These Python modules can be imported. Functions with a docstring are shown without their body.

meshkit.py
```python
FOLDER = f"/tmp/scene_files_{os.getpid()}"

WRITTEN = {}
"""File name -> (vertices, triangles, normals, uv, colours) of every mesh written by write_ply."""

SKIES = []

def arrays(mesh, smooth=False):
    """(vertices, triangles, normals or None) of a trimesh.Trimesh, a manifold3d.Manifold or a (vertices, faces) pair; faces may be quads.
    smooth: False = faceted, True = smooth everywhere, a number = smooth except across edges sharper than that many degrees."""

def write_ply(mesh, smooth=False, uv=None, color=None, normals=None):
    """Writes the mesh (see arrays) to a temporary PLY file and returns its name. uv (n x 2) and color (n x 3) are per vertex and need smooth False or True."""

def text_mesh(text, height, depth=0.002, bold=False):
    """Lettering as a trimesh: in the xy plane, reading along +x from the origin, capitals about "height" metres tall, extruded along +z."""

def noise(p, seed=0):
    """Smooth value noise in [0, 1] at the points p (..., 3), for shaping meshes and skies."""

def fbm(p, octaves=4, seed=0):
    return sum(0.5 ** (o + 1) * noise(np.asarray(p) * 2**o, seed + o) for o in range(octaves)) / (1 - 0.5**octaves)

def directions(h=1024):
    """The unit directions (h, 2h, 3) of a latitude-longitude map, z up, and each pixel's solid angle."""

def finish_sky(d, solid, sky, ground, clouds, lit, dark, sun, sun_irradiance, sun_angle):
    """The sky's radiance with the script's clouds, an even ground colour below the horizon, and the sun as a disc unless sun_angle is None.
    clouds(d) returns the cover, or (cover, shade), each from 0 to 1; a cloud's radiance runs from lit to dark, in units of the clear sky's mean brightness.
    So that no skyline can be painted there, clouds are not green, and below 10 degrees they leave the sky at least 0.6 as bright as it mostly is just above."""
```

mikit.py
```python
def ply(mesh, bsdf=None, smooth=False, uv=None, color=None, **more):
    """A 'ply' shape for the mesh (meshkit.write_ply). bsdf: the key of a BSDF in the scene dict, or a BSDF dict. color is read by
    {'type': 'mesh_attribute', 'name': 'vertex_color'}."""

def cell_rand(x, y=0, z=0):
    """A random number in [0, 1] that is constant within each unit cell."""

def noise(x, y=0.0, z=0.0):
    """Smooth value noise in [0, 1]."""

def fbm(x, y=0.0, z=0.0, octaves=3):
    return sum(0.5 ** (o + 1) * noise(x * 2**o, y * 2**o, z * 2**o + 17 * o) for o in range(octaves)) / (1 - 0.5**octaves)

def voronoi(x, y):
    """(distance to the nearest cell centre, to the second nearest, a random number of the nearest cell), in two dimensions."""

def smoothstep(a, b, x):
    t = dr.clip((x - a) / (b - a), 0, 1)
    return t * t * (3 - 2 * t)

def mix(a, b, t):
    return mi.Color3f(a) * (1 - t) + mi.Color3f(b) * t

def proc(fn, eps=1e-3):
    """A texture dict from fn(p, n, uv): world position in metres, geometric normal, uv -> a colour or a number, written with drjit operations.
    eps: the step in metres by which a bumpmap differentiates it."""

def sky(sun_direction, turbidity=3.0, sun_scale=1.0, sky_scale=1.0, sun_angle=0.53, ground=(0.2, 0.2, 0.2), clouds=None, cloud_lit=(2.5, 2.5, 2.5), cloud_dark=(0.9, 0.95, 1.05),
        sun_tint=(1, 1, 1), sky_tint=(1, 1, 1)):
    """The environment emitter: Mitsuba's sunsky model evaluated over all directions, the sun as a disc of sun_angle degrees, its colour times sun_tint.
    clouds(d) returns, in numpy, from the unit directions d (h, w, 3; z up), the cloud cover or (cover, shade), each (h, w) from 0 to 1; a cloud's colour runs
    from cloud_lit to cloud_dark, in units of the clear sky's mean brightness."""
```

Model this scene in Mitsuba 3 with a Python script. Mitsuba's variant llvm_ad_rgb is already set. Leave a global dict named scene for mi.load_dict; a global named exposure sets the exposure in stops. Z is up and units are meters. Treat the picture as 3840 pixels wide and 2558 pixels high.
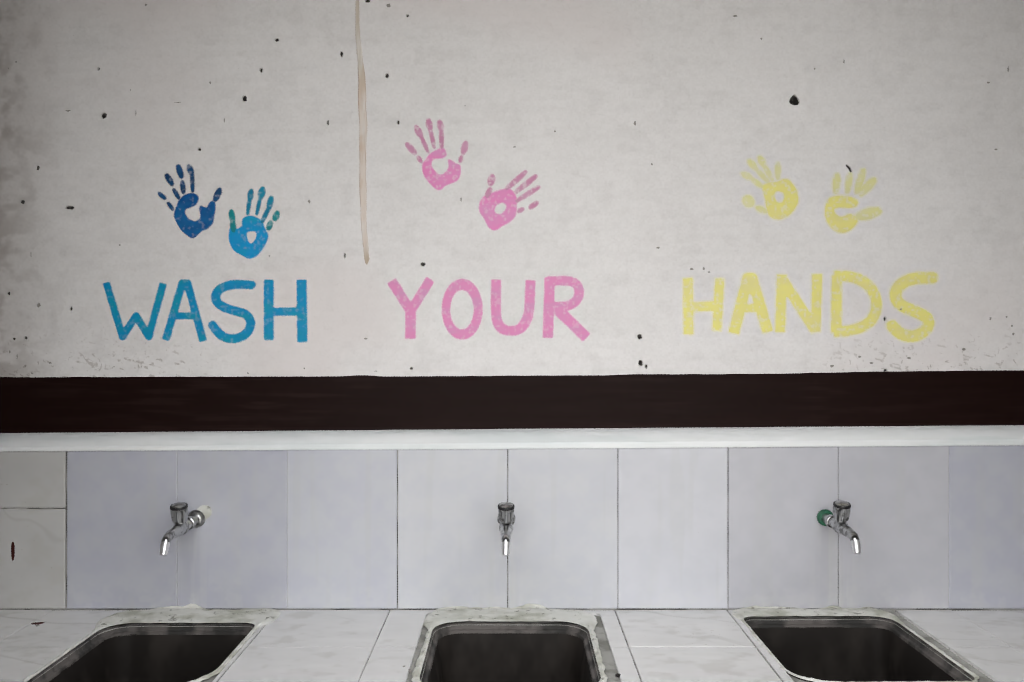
import math, random
import numpy as np
import trimesh
import shapely
from shapely.geometry import Polygon, LineString, Point, MultiPolygon, box as sbox
from shapely import affinity
from shapely.ops import unary_union
import drjit as dr
import mitsuba as mi
import mikit, meshkit
from mikit import proc, noise, fbm, voronoi, smoothstep, mix, cell_rand

T = mi.ScalarTransform4f
rng = random.Random(7)
nrng = np.random.default_rng(11)
scene, labels = {}, {}

# ------------------------------------------------------------------ camera, sky, exposure
CAM_D, CAM_Z = 1.70, 1.30
scene['camera'] = {
    'type': 'perspective', 'fov_axis': 'x', 'fov': 2 * math.degrees(math.atan(1920 * 0.000482 / CAM_D)),
    'near_clip': 0.02, 'far_clip': 4000.0, 'principal_point_offset_y': 19.0 / 2558,
    'to_world': T().look_at(origin=[0, -CAM_D, CAM_Z], target=[0, 0, CAM_Z], up=[0, 0, 1]),
}
scene['sky'] = mikit.sky([0.25, 0.62, 0.74], turbidity=3, sun_scale=0.1, sun_angle=30, ground=(0.22, 0.21, 0.19), clouds=lambda d: 1.0,
                         cloud_lit=(2.5, 2.5, 2.5), cloud_dark=(1.6, 1.62, 1.66))
exposure = 3.98

# ------------------------------------------------------------------ materials
def two(b):
    return {'type': 'twosided', 'bsdf': b}

def pr(base, rough=0.5, spec=0.4, **k):
    b = {'type': 'rgb', 'value': list(base)} if isinstance(base, (tuple, list)) else base
    return {'type': 'principled', 'base_color': b, 'roughness': rough, 'specular': spec, **k}

def bump(b, fn, scale, eps=1e-3):
    return {'type': 'bumpmap', 'tex': proc(fn, eps), 'scale': scale, 'bsdf': b}

WALL = (0.728, 0.711, 0.704)

def wall_col(p, n, uv):
    a = fbm(p.x * 7, p.z * 9, 3.1, 3)
    streak = fbm(p.x * 14, p.z * 100, 5.0, 2)                       # trowel and roller lines run across
    blot = fbm(p.x * 36 + 1.5 * a, p.z * 42, 1.0, 3)
    grain = fbm(p.x * 260, p.z * 260, 6.0, 2)
    d = 0.075 * smoothstep(0.35, 0.75, a) + 0.045 * smoothstep(0.50, 0.75, streak) + 0.10 * smoothstep(0.48, 0.80, blot) + 0.20 * (grain - 0.45)
    c = mix(WALL, (0.40, 0.38, 0.365), dr.clip(d, -0.1, 1))
    pinkish = smoothstep(0.42, 0.70, fbm(p.x * 2.6 + 9, p.z * 3, 2.0, 3))
    c = mix(c, (0.69, 0.64, 0.63), pinkish * 0.6)
    # vignette shade painted in towards the left corner; speckled grime low along the band
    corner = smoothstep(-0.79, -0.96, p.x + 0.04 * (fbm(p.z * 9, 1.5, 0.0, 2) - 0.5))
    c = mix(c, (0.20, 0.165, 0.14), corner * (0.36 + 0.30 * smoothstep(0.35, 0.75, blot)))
    sp = fbm(p.x * 150 + 3 * fbm(p.x * 60, p.z * 60, 2.0, 2), p.z * 150 + p.x * 37, 7.0, 3)
    low = smoothstep(1.33, 1.23, p.z) * smoothstep(0.45, 0.8, dr.abs(p.x) + 0.25 * fbm(p.x * 8, p.z * 8, 6.0, 2) - 0.1)
    c = mix(c, (0.25, 0.21, 0.18), smoothstep(0.64, 0.82, sp) * (0.05 + 0.50 * low))
    return c

def wall_h(p, n, uv):
    return fbm(p.x * 9, p.z * 11, 0.3, 3) * 1.6 + 0.5 * fbm(p.x * 35, p.z * 130, 2.0, 3) + 0.28 * fbm(p.x * 190, p.z * 190, 2.0, 2)

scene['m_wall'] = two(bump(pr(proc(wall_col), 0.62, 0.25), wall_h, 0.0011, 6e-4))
scene['m_concrete'] = two(pr(proc(lambda p, n, uv: mix((0.30, 0.29, 0.27), (0.17, 0.165, 0.155), fbm(p.x * 30, p.y * 30, p.z * 30, 4))), 0.85, 0.2))
scene['m_chip_dark'] = two(pr(proc(lambda p, n, uv: mix((0.018, 0.017, 0.016), (0.07, 0.066, 0.062), smoothstep(0.45, 0.7, fbm(p.x * 260, p.z * 260, 1.0, 2)))), 0.9, 0.1))
scene['m_chip_grey'] = two(pr((0.27, 0.255, 0.24), 0.9, 0.1))
scene['m_undercoat'] = two(pr((0.50, 0.485, 0.465), 0.9, 0.1))

PALETTE, PAINTS = [], {}
def paint(name, base, faded, wear=0.35, bare=0.0):
    PAINTS[name] = len(PALETTE)
    PALETTE.append((base, faded, wear, bare))

paint('navy', (0.002, 0.072, 0.255), (0.006, 0.12, 0.33), 0.16)
paint('navy_finger', (0.008, 0.046, 0.125), (0.012, 0.085, 0.23), 0.25)
paint('cyan', (0.003, 0.27, 0.58), (0.006, 0.31, 0.50), 0.14)
paint('cyan_finger', (0.008, 0.175, 0.31), (0.012, 0.24, 0.37), 0.25)
paint('teal_finger', (0.008, 0.21, 0.24), (0.02, 0.28, 0.30), 0.25)
paint('wash', (0.004, 0.245, 0.49), (0.008, 0.285, 0.43), 0.12)
paint('pink', (0.72, 0.225, 0.475), (0.66, 0.28, 0.50), 0.3)
paint('pink_finger', (0.52, 0.22, 0.355), (0.57, 0.31, 0.44), 0.45)
paint('rose', (0.69, 0.245, 0.465), (0.61, 0.285, 0.475), 0.22)
paint('yellow', (0.755, 0.70, 0.19), (0.72, 0.66, 0.25), 0.4, 0.06)
paint('yellow_pale', (0.69, 0.665, 0.28), (0.69, 0.665, 0.40), 0.5, 0.10)

for name, index in list(PAINTS.items()):       # the thin, half-dry margin of a stroke
    base, faded, wear, bare = PALETTE[index]
    paint(name + '_edge', base, faded, 0.5, 0.62 if 'yellow' in name else 0.45)

def pick(values, index):
    out = mi.Color3f(values[0]) if isinstance(values[0], tuple) else mi.Float(values[0])
    for i, v in enumerate(values[1:], 1):
        out = dr.select(index > i - 0.5, mi.Color3f(v) if isinstance(v, tuple) else mi.Float(v), out)
    return out

def paint_col(p, n, uv):
    base, faded, wear, bare = (pick([row[j] for row in PALETTE], uv.x) for j in range(4))
    f = fbm(p.x * 45, p.z * 45, 3.3, 3)
    b = fbm(p.x * 18 + 4, p.z * 90, 6.1, 2)
    c = mix(base, faded, smoothstep(0.35, 0.75, 0.6 * f + 0.4 * b))
    m = fbm(p.x * 170, p.z * 170, 9.0, 3)
    return mix(c, WALL, 1 - (1 - smoothstep(0.55, 0.78, m) * wear) * (1 - bare))
scene['m_paint'] = two(bump(pr(proc(paint_col), 0.5, 0.3), wall_h, 0.0009, 6e-4))

def band_col(p, n, uv):
    f = fbm(p.x * 7, p.z * 110, 2.0, 4)
    w = smoothstep(0.48, 0.78, fbm(p.x * 11, p.z * 140, 4.0, 4)) * smoothstep(0.3, 0.7, fbm(p.x * 5, p.z * 12, 7.0, 2))
    return mix(mix((0.0080, 0.0024, 0.0019), (0.0120, 0.0042, 0.0034), f), (0.021, 0.0105, 0.0090), w * 0.55)
scene['m_band'] = two(bump(pr(proc(band_col), 0.5, 0.09), lambda p, n, uv: fbm(p.x * 12, p.z * 160, 1.0, 3), 0.0006, 6e-4))

def stain_col(p, n, uv):
    e = dr.abs(uv.x - 0.5) * 2
    f = fbm(p.x * 60, p.z * 25, 1.0, 4)
    c = mix((0.67, 0.60, 0.545), (0.57, 0.455, 0.37), smoothstep(0.35, 0.7, f))
    c = mix(c, (0.56, 0.53, 0.46), smoothstep(1.72, 1.80, p.z) * 0.6)
    edge = smoothstep(0.62, 0.90, e + 0.25 * (f - 0.5)) * (0.25 + 0.75 * smoothstep(0.35, 0.6, fbm(p.z * 18, uv.x * 2, 5.0, 3)))
    c = mix(c, (0.44, 0.33, 0.26), edge * 0.45)
    c = mix(c, (0.71, 0.69, 0.67), smoothstep(0.45, 0.72, fbm(p.x * 90, p.z * 16, 9.0, 3)) * 0.75)
    return mix(c, (0.42, 0.33, 0.24), smoothstep(1.475, 1.435, p.z) * 0.8)
scene['m_stain'] = two(bump(pr(proc(stain_col), 0.65, 0.2), wall_h, 0.0009, 6e-4))

TILES = {'lavender_shaded': 0, 'blue': 1, 'grey': 2, 'white': 3, 'warm': 4}  # end tiles carry a bluish glaze with vignette darkening painted into it
TILE_A = [(0.422, 0.428, 0.488), (0.466, 0.474, 0.528), (0.502, 0.511, 0.549), (0.536, 0.540, 0.577), (0.474, 0.473, 0.508)]
TILE_B = [(0.444, 0.452, 0.496), (0.488, 0.499, 0.536), (0.526, 0.533, 0.560), (0.514, 0.520, 0.556), (0.454, 0.456, 0.490)]
def tile_col(p, n, uv):
    f = fbm(p.x * 34, p.y * 34, p.z * 30, 4)
    g = noise(p.x * 230, p.y * 230, p.z * 230)
    c = mix(pick(TILE_A, uv.x), pick(TILE_B, uv.x), smoothstep(0.3, 0.72, f))
    c = mix(c, (0.40, 0.39, 0.38), smoothstep(0.965, 0.99, g) * 0.5)
    streak = smoothstep(0.6, 0.8, fbm(p.x * 55, p.z * 4, 3.0, 2))
    c = mix(c, (0.46, 0.465, 0.46), streak * 0.22)
    # limescale below each tap and splash marks towards the counter
    dx = dr.minimum(dr.minimum(dr.abs(p.x + 0.575), dr.abs(p.x + 0.01)), dr.abs(p.x - 0.575))
    run = (1 - smoothstep(0.01, 0.07, dx)) * smoothstep(0.985, 0.95, p.z) * smoothstep(0.4, 0.65, fbm(p.x * 90, p.z * 7, 4.0, 3))
    low = smoothstep(0.90, 0.82, p.z) * smoothstep(0.45, 0.7, fbm(p.x * 60, p.z * 60, 8.0, 3))
    return mix(c, (0.60, 0.60, 0.57), dr.clip(run * 0.16 + low * 0.14, 0, 1))
scene['m_tile'] = two(bump(pr(proc(tile_col), 0.22, 0.45), lambda p, n, uv: fbm(p.x * 16, p.y * 16, p.z * 16, 2), 0.0012))

def marble(tint, seed):
    def col(p, n, uv):
        wx = fbm(p.x * 7 + seed, p.y * 7, p.z * 7, 3) * 0.22
        v = dr.abs(fbm((p.x * 0.55 + p.y * 1.5 + p.z * 1.4) * 8 + wx * 7, (p.x - p.y * 0.4) * 1.4, seed, 3) - 0.5)
        gate = smoothstep(0.45, 0.7, fbm(p.x * 5, p.y * 6, p.z * 5 + seed, 3))
        c = mix(tint, tuple(0.86 * t for t in tint), fbm(p.x * 12, p.y * 30, p.z * 12 + seed, 3))
        c = mix(c, (0.38, 0.37, 0.35), (1 - smoothstep(0.0, 0.030, v)) * gate * 0.32)
        g = noise(p.x * 190, p.y * 190, p.z * 190)
        c = mix(c, (0.44, 0.43, 0.40), smoothstep(0.50, 0.74, fbm(p.x * 24 + seed, p.y * 30, p.z * 24, 4)) * 0.42)      # worn, dirty patches
        return mix(c, (0.30, 0.27, 0.23), smoothstep(0.91, 0.985, g) * (0.2 + 0.6 * gate))
    return col
scene['m_marble'] = two(bump(pr(proc(marble((0.69, 0.687, 0.68), 1.7)), 0.38, 0.4), lambda p, n, uv: fbm(p.x * 20, p.y * 20, p.z * 20, 3), 0.0010))
scene['m_marble_wall'] = two(pr(proc(marble((0.515, 0.51, 0.50), 5.2)), 0.4, 0.35))
scene['m_trim'] = two(bump(pr(proc(lambda p, n, uv: mix((0.76, 0.775, 0.78), (0.68, 0.715, 0.72), smoothstep(0.4, 0.7, fbm(p.x * 6, p.z * 60, 1.0, 4)))), 0.3, 0.45),
                           lambda p, n, uv: fbm(p.x * 10, p.z * 60, p.y * 60, 3), 0.0012))
scene['m_grout_dark'] = two(pr(proc(lambda p, n, uv: mix((0.13, 0.127, 0.12), (0.36, 0.355, 0.34), smoothstep(0.38, 0.62, fbm(p.x * 40, p.y * 40, p.z * 22, 3)))), 0.9, 0.1))
scene['m_grout_light'] = two(pr(proc(lambda p, n, uv: mix((0.38, 0.38, 0.37), (0.55, 0.55, 0.54), fbm(p.x * 30, p.y * 30, p.z * 16, 3))), 0.9, 0.1))

def mortar_col(p, n, uv):
    f = fbm(p.x * 28, p.y * 34, p.z * 30, 4)
    g = fbm(p.x * 110, p.y * 110, p.z * 110, 3)
    c = mix((0.62, 0.62, 0.58), (0.40, 0.405, 0.345), smoothstep(0.35, 0.7, f))
    c = mix(c, (0.62, 0.625, 0.59), smoothstep(0.45, 0.7, fbm(p.x * 9 + 3, p.y * 14, 2.0, 3)) * 0.8)
    return mix(c, (0.14, 0.14, 0.11), smoothstep(0.64, 0.82, g) * 0.7)
def mortar_h(p, n, uv):
    return fbm(p.x * 60, p.y * 60, p.z * 60, 3) + 0.4 * fbm(p.x * 230, p.y * 230, p.z * 230, 2)
scene['m_mortar'] = two(bump(pr(proc(mortar_col), 0.85, 0.15), mortar_h, 0.0045, 5e-4))
def bed_col(p, n, uv):
    f = fbm(p.x * 40, p.y * 40, 3.0, 4)
    return mix((0.34, 0.34, 0.32), (0.21, 0.21, 0.19), smoothstep(0.35, 0.65, f))
scene['m_bed'] = two(bump(pr(proc(bed_col), 0.9, 0.1), mortar_h, 0.0025, 5e-4))

def bowl_col(p, n, uv):
    f = fbm(p.x * 22, p.y * 22, p.z * 10, 4)
    return mix((0.016, 0.0135, 0.0120), (0.031, 0.0265, 0.0235), smoothstep(0.4, 0.75, f))
scene['m_bowl'] = two(pr(proc(bowl_col), 0.6, 0.12))
scene['m_rim'] = two(bump(pr(proc(lambda p, n, uv: mix((0.115, 0.104, 0.098), (0.035, 0.034, 0.032), smoothstep(0.35, 0.65, fbm(p.x * 35, p.y * 35, 2.0, 4)))), 0.6, 0.15),
                          lambda p, n, uv: fbm(p.x * 40, p.y * 40, p.z * 40, 3), 0.0015))
scene['m_chrome'] = two(pr(proc(lambda p, n, uv: mix((0.42, 0.425, 0.43), (0.15, 0.15, 0.148), smoothstep(0.42, 0.72, fbm(p.x * 130, p.y * 130, p.z * 130, 3)))), 0.14, 0.6, metallic=0.95))
scene['m_chrome_worn'] = two(pr(proc(lambda p, n, uv: mix((0.42, 0.42, 0.42), (0.16, 0.16, 0.155), smoothstep(0.4, 0.65, fbm(p.x * 150, p.y * 150, p.z * 150, 3)))), 0.22, 0.6, metallic=0.9))
scene['m_nozzle'] = two(pr((0.78, 0.78, 0.79), 0.32, 0.6, metallic=0.8))
scene['m_black'] = two(pr((0.012, 0.012, 0.013), 0.4, 0.4))
scene['m_green'] = two(pr(proc(lambda p, n, uv: mix((0.008, 0.055, 0.030), (0.03, 0.16, 0.09), fbm(p.x * 120, p.y * 120, p.z * 120, 2))), 0.35, 0.5))
scene['m_white_plastic'] = two(pr((0.66, 0.67, 0.65), 0.45, 0.4))
scene['m_rust'] = two(pr((0.045, 0.010, 0.008), 0.8, 0.2))
scene['m_added_wall'] = two(pr(proc(lambda p, n, uv: mix((0.085, 0.075, 0.066), (0.055, 0.048, 0.042), fbm(p.x * 6, p.y * 6, p.z * 6, 4))), 0.8, 0.2))
scene['m_added_ceiling'] = two(pr(proc(lambda p, n, uv: mix((0.10, 0.095, 0.09), (0.07, 0.066, 0.06), fbm(p.x * 3, p.y * 9, 1.0, 4))), 0.8, 0.2))
scene['m_ground'] = two(pr(proc(lambda p, n, uv: mix((0.24, 0.23, 0.21), (0.16, 0.155, 0.145), fbm(p.x * 2, p.y * 2, 1.0, 5))), 0.9, 0.2))

# ------------------------------------------------------------------ helpers
def add(key, mesh, m, smooth=False, uv=None):
    while key in scene:
        head, _, tail = key.rpartition('_')
        key = f'{head}_{int(tail) + 1:03d}' if tail.isdigit() and len(tail) == 3 else key + '_001'
    kind, _, tone = m.partition(':')
    if tone:                                    # the tone of a paint or a glaze is its number in the palette, carried in u
        uv = np.full((len(mesh.vertices), 2), float({**PAINTS, **TILES}[tone]))
        smooth = False
    scene[key] = mikit.ply(mesh, kind, smooth=smooth, uv=uv)
    return key

def tag(key, label=None, category=None, group=None, kind=None):
    d = {'label': label, 'category': category, 'group': group, 'kind': kind}
    labels[key] = {k: v for k, v in d.items() if v}

def boxm(x0, x1, y0, y1, z0, z1, c=0.0):
    """A box with its edges chamfered by c."""
    if c <= 0:
        m = trimesh.creation.box([x1 - x0, y1 - y0, z1 - z0])
        m.apply_translation([(x0 + x1) / 2, (y0 + y1) / 2, (z0 + z1) / 2])
        return m
    pts = []
    for i in range(3):
        for sx in (0, 1):
            for sy in (0, 1):
                for sz in (0, 1):
                    q = [c, c, c]
                    q[i] = 0
                    pts.append(((x1 - q[0]) if sx else (x0 + q[0]), (y1 - q[1]) if sy else (y0 + q[1]), (z1 - q[2]) if sz else (z0 + q[2])))
    return trimesh.convex.convex_hull(np.array(pts))

def polys(g):
    return [q for q in getattr(g, 'geoms', [g]) if isinstance(q, Polygon) and q.area > 1e-9]

def prism(g, h):
    return trimesh.util.concatenate([trimesh.creation.extrude_polygon(q, h, engine='earcut') for q in polys(g)])

def on_wall(g, back, front):
    """A shape drawn in (x, z) on the wall as a slab between y = back and y = front (front is nearer the viewer, smaller y)."""
    m = prism(g, back - front)
    v = m.vertices.copy()
    m.vertices = np.column_stack([v[:, 0], back - v[:, 2], v[:, 1]])
    m.fix_normals()
    return m

def flat(g, z0, z1):
    m = prism(g, z1 - z0)
    m.apply_translation([0, 0, z0])
    return m

def chaikin(pts, n=2, closed=False):
    p = np.asarray(pts, float)
    for _ in range(n):
        q = np.roll(p, -1, 0) if closed else p[1:]
        a = p if closed else p[:-1]
        new = np.empty((2 * len(a), 2))
        new[0::2], new[1::2] = 0.75 * a + 0.25 * q, 0.25 * a + 0.75 * q
        p = new if closed else np.vstack([p[:1], new, p[-1:]])
    return p

def ragged(g, amp, step, seed=0):
    """The outline with a hand-made unevenness of about amp metres."""
    out = []
    for q in polys(g):
        rings = []
        for r in [q.exterior, *q.interiors]:
            n = max(8, int(r.length / step))
            p = np.array([r.interpolate(k / n, normalized=True).coords[0] for k in range(n)])
            q3 = np.column_stack([p, np.full(n, seed * 3.7)])
            dx = meshkit.fbm(q3 / (step * 2.2), 3, seed) - 0.5
            dy = meshkit.fbm(q3 / (step * 2.2) + 40, 3, seed + 5) - 0.5
            rings.append(p + np.column_stack([dx, dy]) * 2 * amp)
        r = Polygon(rings[0], rings[1:]).buffer(0)
        out += polys(r)
    return unary_union(out)

S = 0.000482                                   # metres per unit of the wall plan
def X(u): return (u - 1920) * S
def Z(v): return CAM_Z - (v - 1260) * S
def plan(g):                                   # wall plan (u to the right, v down) -> metres on the wall
    return affinity.affine_transform(g, [S, 0, 0, -S, X(0), Z(0)])

def sweep(points, radii, sides=20):
    """A round bar along points with the given radii."""
    P = np.asarray(points, float)
    tang = np.gradient(P, axis=0)
    tang /= np.linalg.norm(tang, axis=1, keepdims=True)
    ref = np.array([1.0, 0, 0])
    rings = []
    for p, t, r in zip(P, tang, radii):
        a = ref - t * (ref @ t); a /= np.linalg.norm(a)
        b = np.cross(t, a)
        th = np.arange(sides) / sides * 2 * np.pi
        rings.append(p + r * (np.cos(th)[:, None] * a + np.sin(th)[:, None] * b))
    v = np.vstack(rings + [P[:1], P[-1:]])
    f = []
    n = len(P)
    for i in range(n - 1):
        for k in range(sides):
            a, b = i * sides + k, i * sides + (k + 1) % sides
            f += [[a, b, b + sides], [a, b + sides, a + sides]]
    for k in range(sides):
        f.append([n * sides, (k + 1) % sides, k])
        f.append([n * sides + 1, (n - 1) * sides + k, (n - 1) * sides + (k + 1) % sides])
    m = trimesh.Trimesh(v, f, process=False)
    m.fix_normals()
    return m

def lathe(profile, origin, axis, sides=28):
    """Revolves (distance along the axis, radius) about the axis through origin."""
    o, a = np.asarray(origin, float), np.asarray(axis, float)
    a = a / np.linalg.norm(a)
    return sweep_straight(o, a, profile, sides)

def sweep_straight(o, a, profile, sides):
    ref = np.array([1.0, 0, 0])
    x = ref - a * (ref @ a); x /= np.linalg.norm(x)
    y = np.cross(a, x)
    th = np.arange(sides) / sides * 2 * np.pi
    rings = [o + a * s + r * (np.cos(th)[:, None] * x + np.sin(th)[:, None] * y) for s, r in profile]
    v = np.vstack(rings); f = []
    for i in range(len(profile) - 1):
        for k in range(sides):
            p, q = i * sides + k, i * sides + (k + 1) % sides
            f += [[p, q, q + sides], [p, q + sides, p + sides]]
    m = trimesh.Trimesh(v, f, process=False)
    return m

# ------------------------------------------------------------------ ground, and an added unseen bay that shapes the light
scene['ground'] = mikit.ply((np.array([[-900, -1800, 0], [900, -1800, 0], [900, 60, 0], [-900, 60, 0.0]]), np.array([[0, 1, 2, 3]])), 'm_ground')
tag('ground', kind='structure')
ADDED_BAY_F = -1.00                                   # front of the added bay; its opening makes the wall darken outwards
add('ceiling', boxm(-1.35, 1.35, ADDED_BAY_F - 0.15, 0.2, 2.40, 2.55), 'm_added_ceiling'); tag('ceiling', kind='structure')
add('added_wall_left', boxm(-1.14, -0.99, ADDED_BAY_F, 0.0, 0.0, 2.40), 'm_added_wall'); tag('added_wall_left', kind='structure')
add('added_wall_right', boxm(1.03, 1.18, ADDED_BAY_F, 0.0, 0.0, 2.40), 'm_added_wall'); tag('added_wall_right', kind='structure')
front = sbox(-1.35, 0, 1.35, 2.40).difference(sbox(-0.56, -0.1, 0.79, 2.34))
fm = prism(front, 0.15); fv = fm.vertices.copy()
fm.vertices = np.column_stack([fv[:, 0], ADDED_BAY_F - fv[:, 2], fv[:, 1]]); fm.fix_normals()
add('added_wall_front', fm, 'm_added_wall'); tag('added_wall_front', kind='structure')

# ------------------------------------------------------------------ painted wall
W = 'painted_wall'
def painted(key, g, front, tone, seed, margin=0.0012):
    """A painted mark: its body and a thin, uneven margin where the brush ran dry."""
    margin = 0.0022 if 'yellow' in tone else margin
    inner = g.buffer(-margin * 0.55)
    if inner.is_empty or inner.area < 0.4 * g.area:
        inner = g.buffer(-margin * 0.25)
    rim = ragged(g.buffer(margin * 0.6), 0.0004, 0.003, seed + 60).difference(inner).difference(holes)
    a, b = on_wall(inner.difference(holes), 0.0003, front), on_wall(rim, 0.0003, front * 0.6)
    uv = np.zeros((len(a.vertices) + len(b.vertices), 2))
    uv[:len(a.vertices)], uv[len(a.vertices):] = PAINTS[tone], PAINTS[tone + '_edge']
    return add(key, trimesh.util.concatenate([a, b]), 'm_paint', uv=uv)
tag(W, 'off-white plastered wall painted with coloured handprints and the words WASH YOUR HANDS', 'wall')
# chips: (u, v, half width, half height, dark?)
chips = [(60, 232, 3, 3, 0), (30, 257, 3, 3, 0), (370, 259, 4, 5, 1), (391, 434, 10, 11, 1), (917, 370, 8, 11, 1), (980, 264, 5, 7, 1), (788, 310, 4, 5, 0), (489, 337, 2.5, 3, 0),
         (509, 424, 2.5, 8, 0), (841, 451, 2.5, 8, 0), (142, 630, 6, 8, 1), (748, 561, 6, 5, 1), (1379, 4, 9, 6, 1), (1457, 21, 8, 8, 0), (1529, 60, 4, 5, 1), (1039, 150, 8, 5, 1),
         (1281, 203, 5, 9, 1), (1452, 284, 6, 8, 1), (1230, 460, 3.5, 9, 1), (1494, 460, 4, 7, 1), (1744, 397, 2, 3, 0), (1930, 551, 4, 3, 0), (2757, 60, 9, 4, 0), (2381, 462, 4, 8, 0),
         (2445, 616, 4, 4, 0), (2081, 493, 4, 3, 0), (3781, 259, 3, 12, 0), (3706, 310, 6, 4, 0), (85, 757, 9, 7, 1), (263, 779, 14, 7, 1), (33, 1100, 6, 6, 1), (145, 1145, 7, 8, 0),
         (267, 1157, 4, 7, 1), (53, 1271, 6, 4, 1), (97, 1267, 6, 5, 1), (449, 919, 3, 4, 0), (116, 955, 2, 11, 0), (188, 1361, 5, 4, 0), (1159, 756, 4, 6, 0), (1293, 959, 3, 8, 1),
         (1586, 991, 9, 7, 1), (1729, 748, 3, 8, 0), (1543, 1382, 6, 4, 1), (1371, 1270, 6, 3, 0), (1141, 1382, 3, 4, 0), (2594, 1009, 7, 4, 0), (2639, 1007, 5, 5, 0), (2659, 1021, 5, 3, 0),
         (2399, 1263, 8, 9, 1), (2402, 1361, 7, 11, 1), (2423, 1374, 4, 7, 1), (2468, 930, 6, 4, 0), (3318, 1196, 4, 8, 1), (3378, 1160, 4, 3, 0), (3614, 1310, 7, 5, 0), (3121, 1373, 7, 5, 0),
         (3268, 1361, 7, 4, 0), (3224, 1338, 6, 4, 0), (3409, 1343, 7, 4, 0), (3715, 1195, 4, 6, 0), (3800, 1253, 5, 5, 0), (3795, 1222, 4, 4, 0), (3775, 1189, 4, 4, 0), (3320, 1389, 6, 5, 1),
         (255, 415, 12, 2.5, 0), (665, 385, 14, 1.6, 0), (547, 18, 5, 5, 0), (3165, 230, 2.5, 10, 0), (64, 1335, 3, 8, 0), (95, 1372, 4, 5, 0), (120, 1400, 5, 3, 0), (1410, 1392, 7, 2, 0),
         (930, 1400, 3, 4, 0), (2856, 145, 3, 5, 0), (3055, 258, 3, 4, 0), (1010, 960, 3, 3, 0), (36, 1320, 3, 6, 0), (3735, 560, 6, 3, 0)]
def chip_shape(u, v, a, b, rot=0.0, k=0):
    r = random.Random(int(u * 7 + v * 13))
    n = 11
    p = [(u + a * (0.8 + 0.45 * r.random()) * math.cos(t), v + b * (0.8 + 0.45 * r.random()) * math.sin(t)) for t in [2 * math.pi * i / n for i in range(n)]]
    return affinity.rotate(Polygon(p), rot)
dark_chips = [plan(chip_shape(u, v, a, b)) for u, v, a, b, d in chips if d]
dark_chips.append(plan(LineString([(3176, 622), (3186, 632), (3190, 643)]).buffer(4)))
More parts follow.
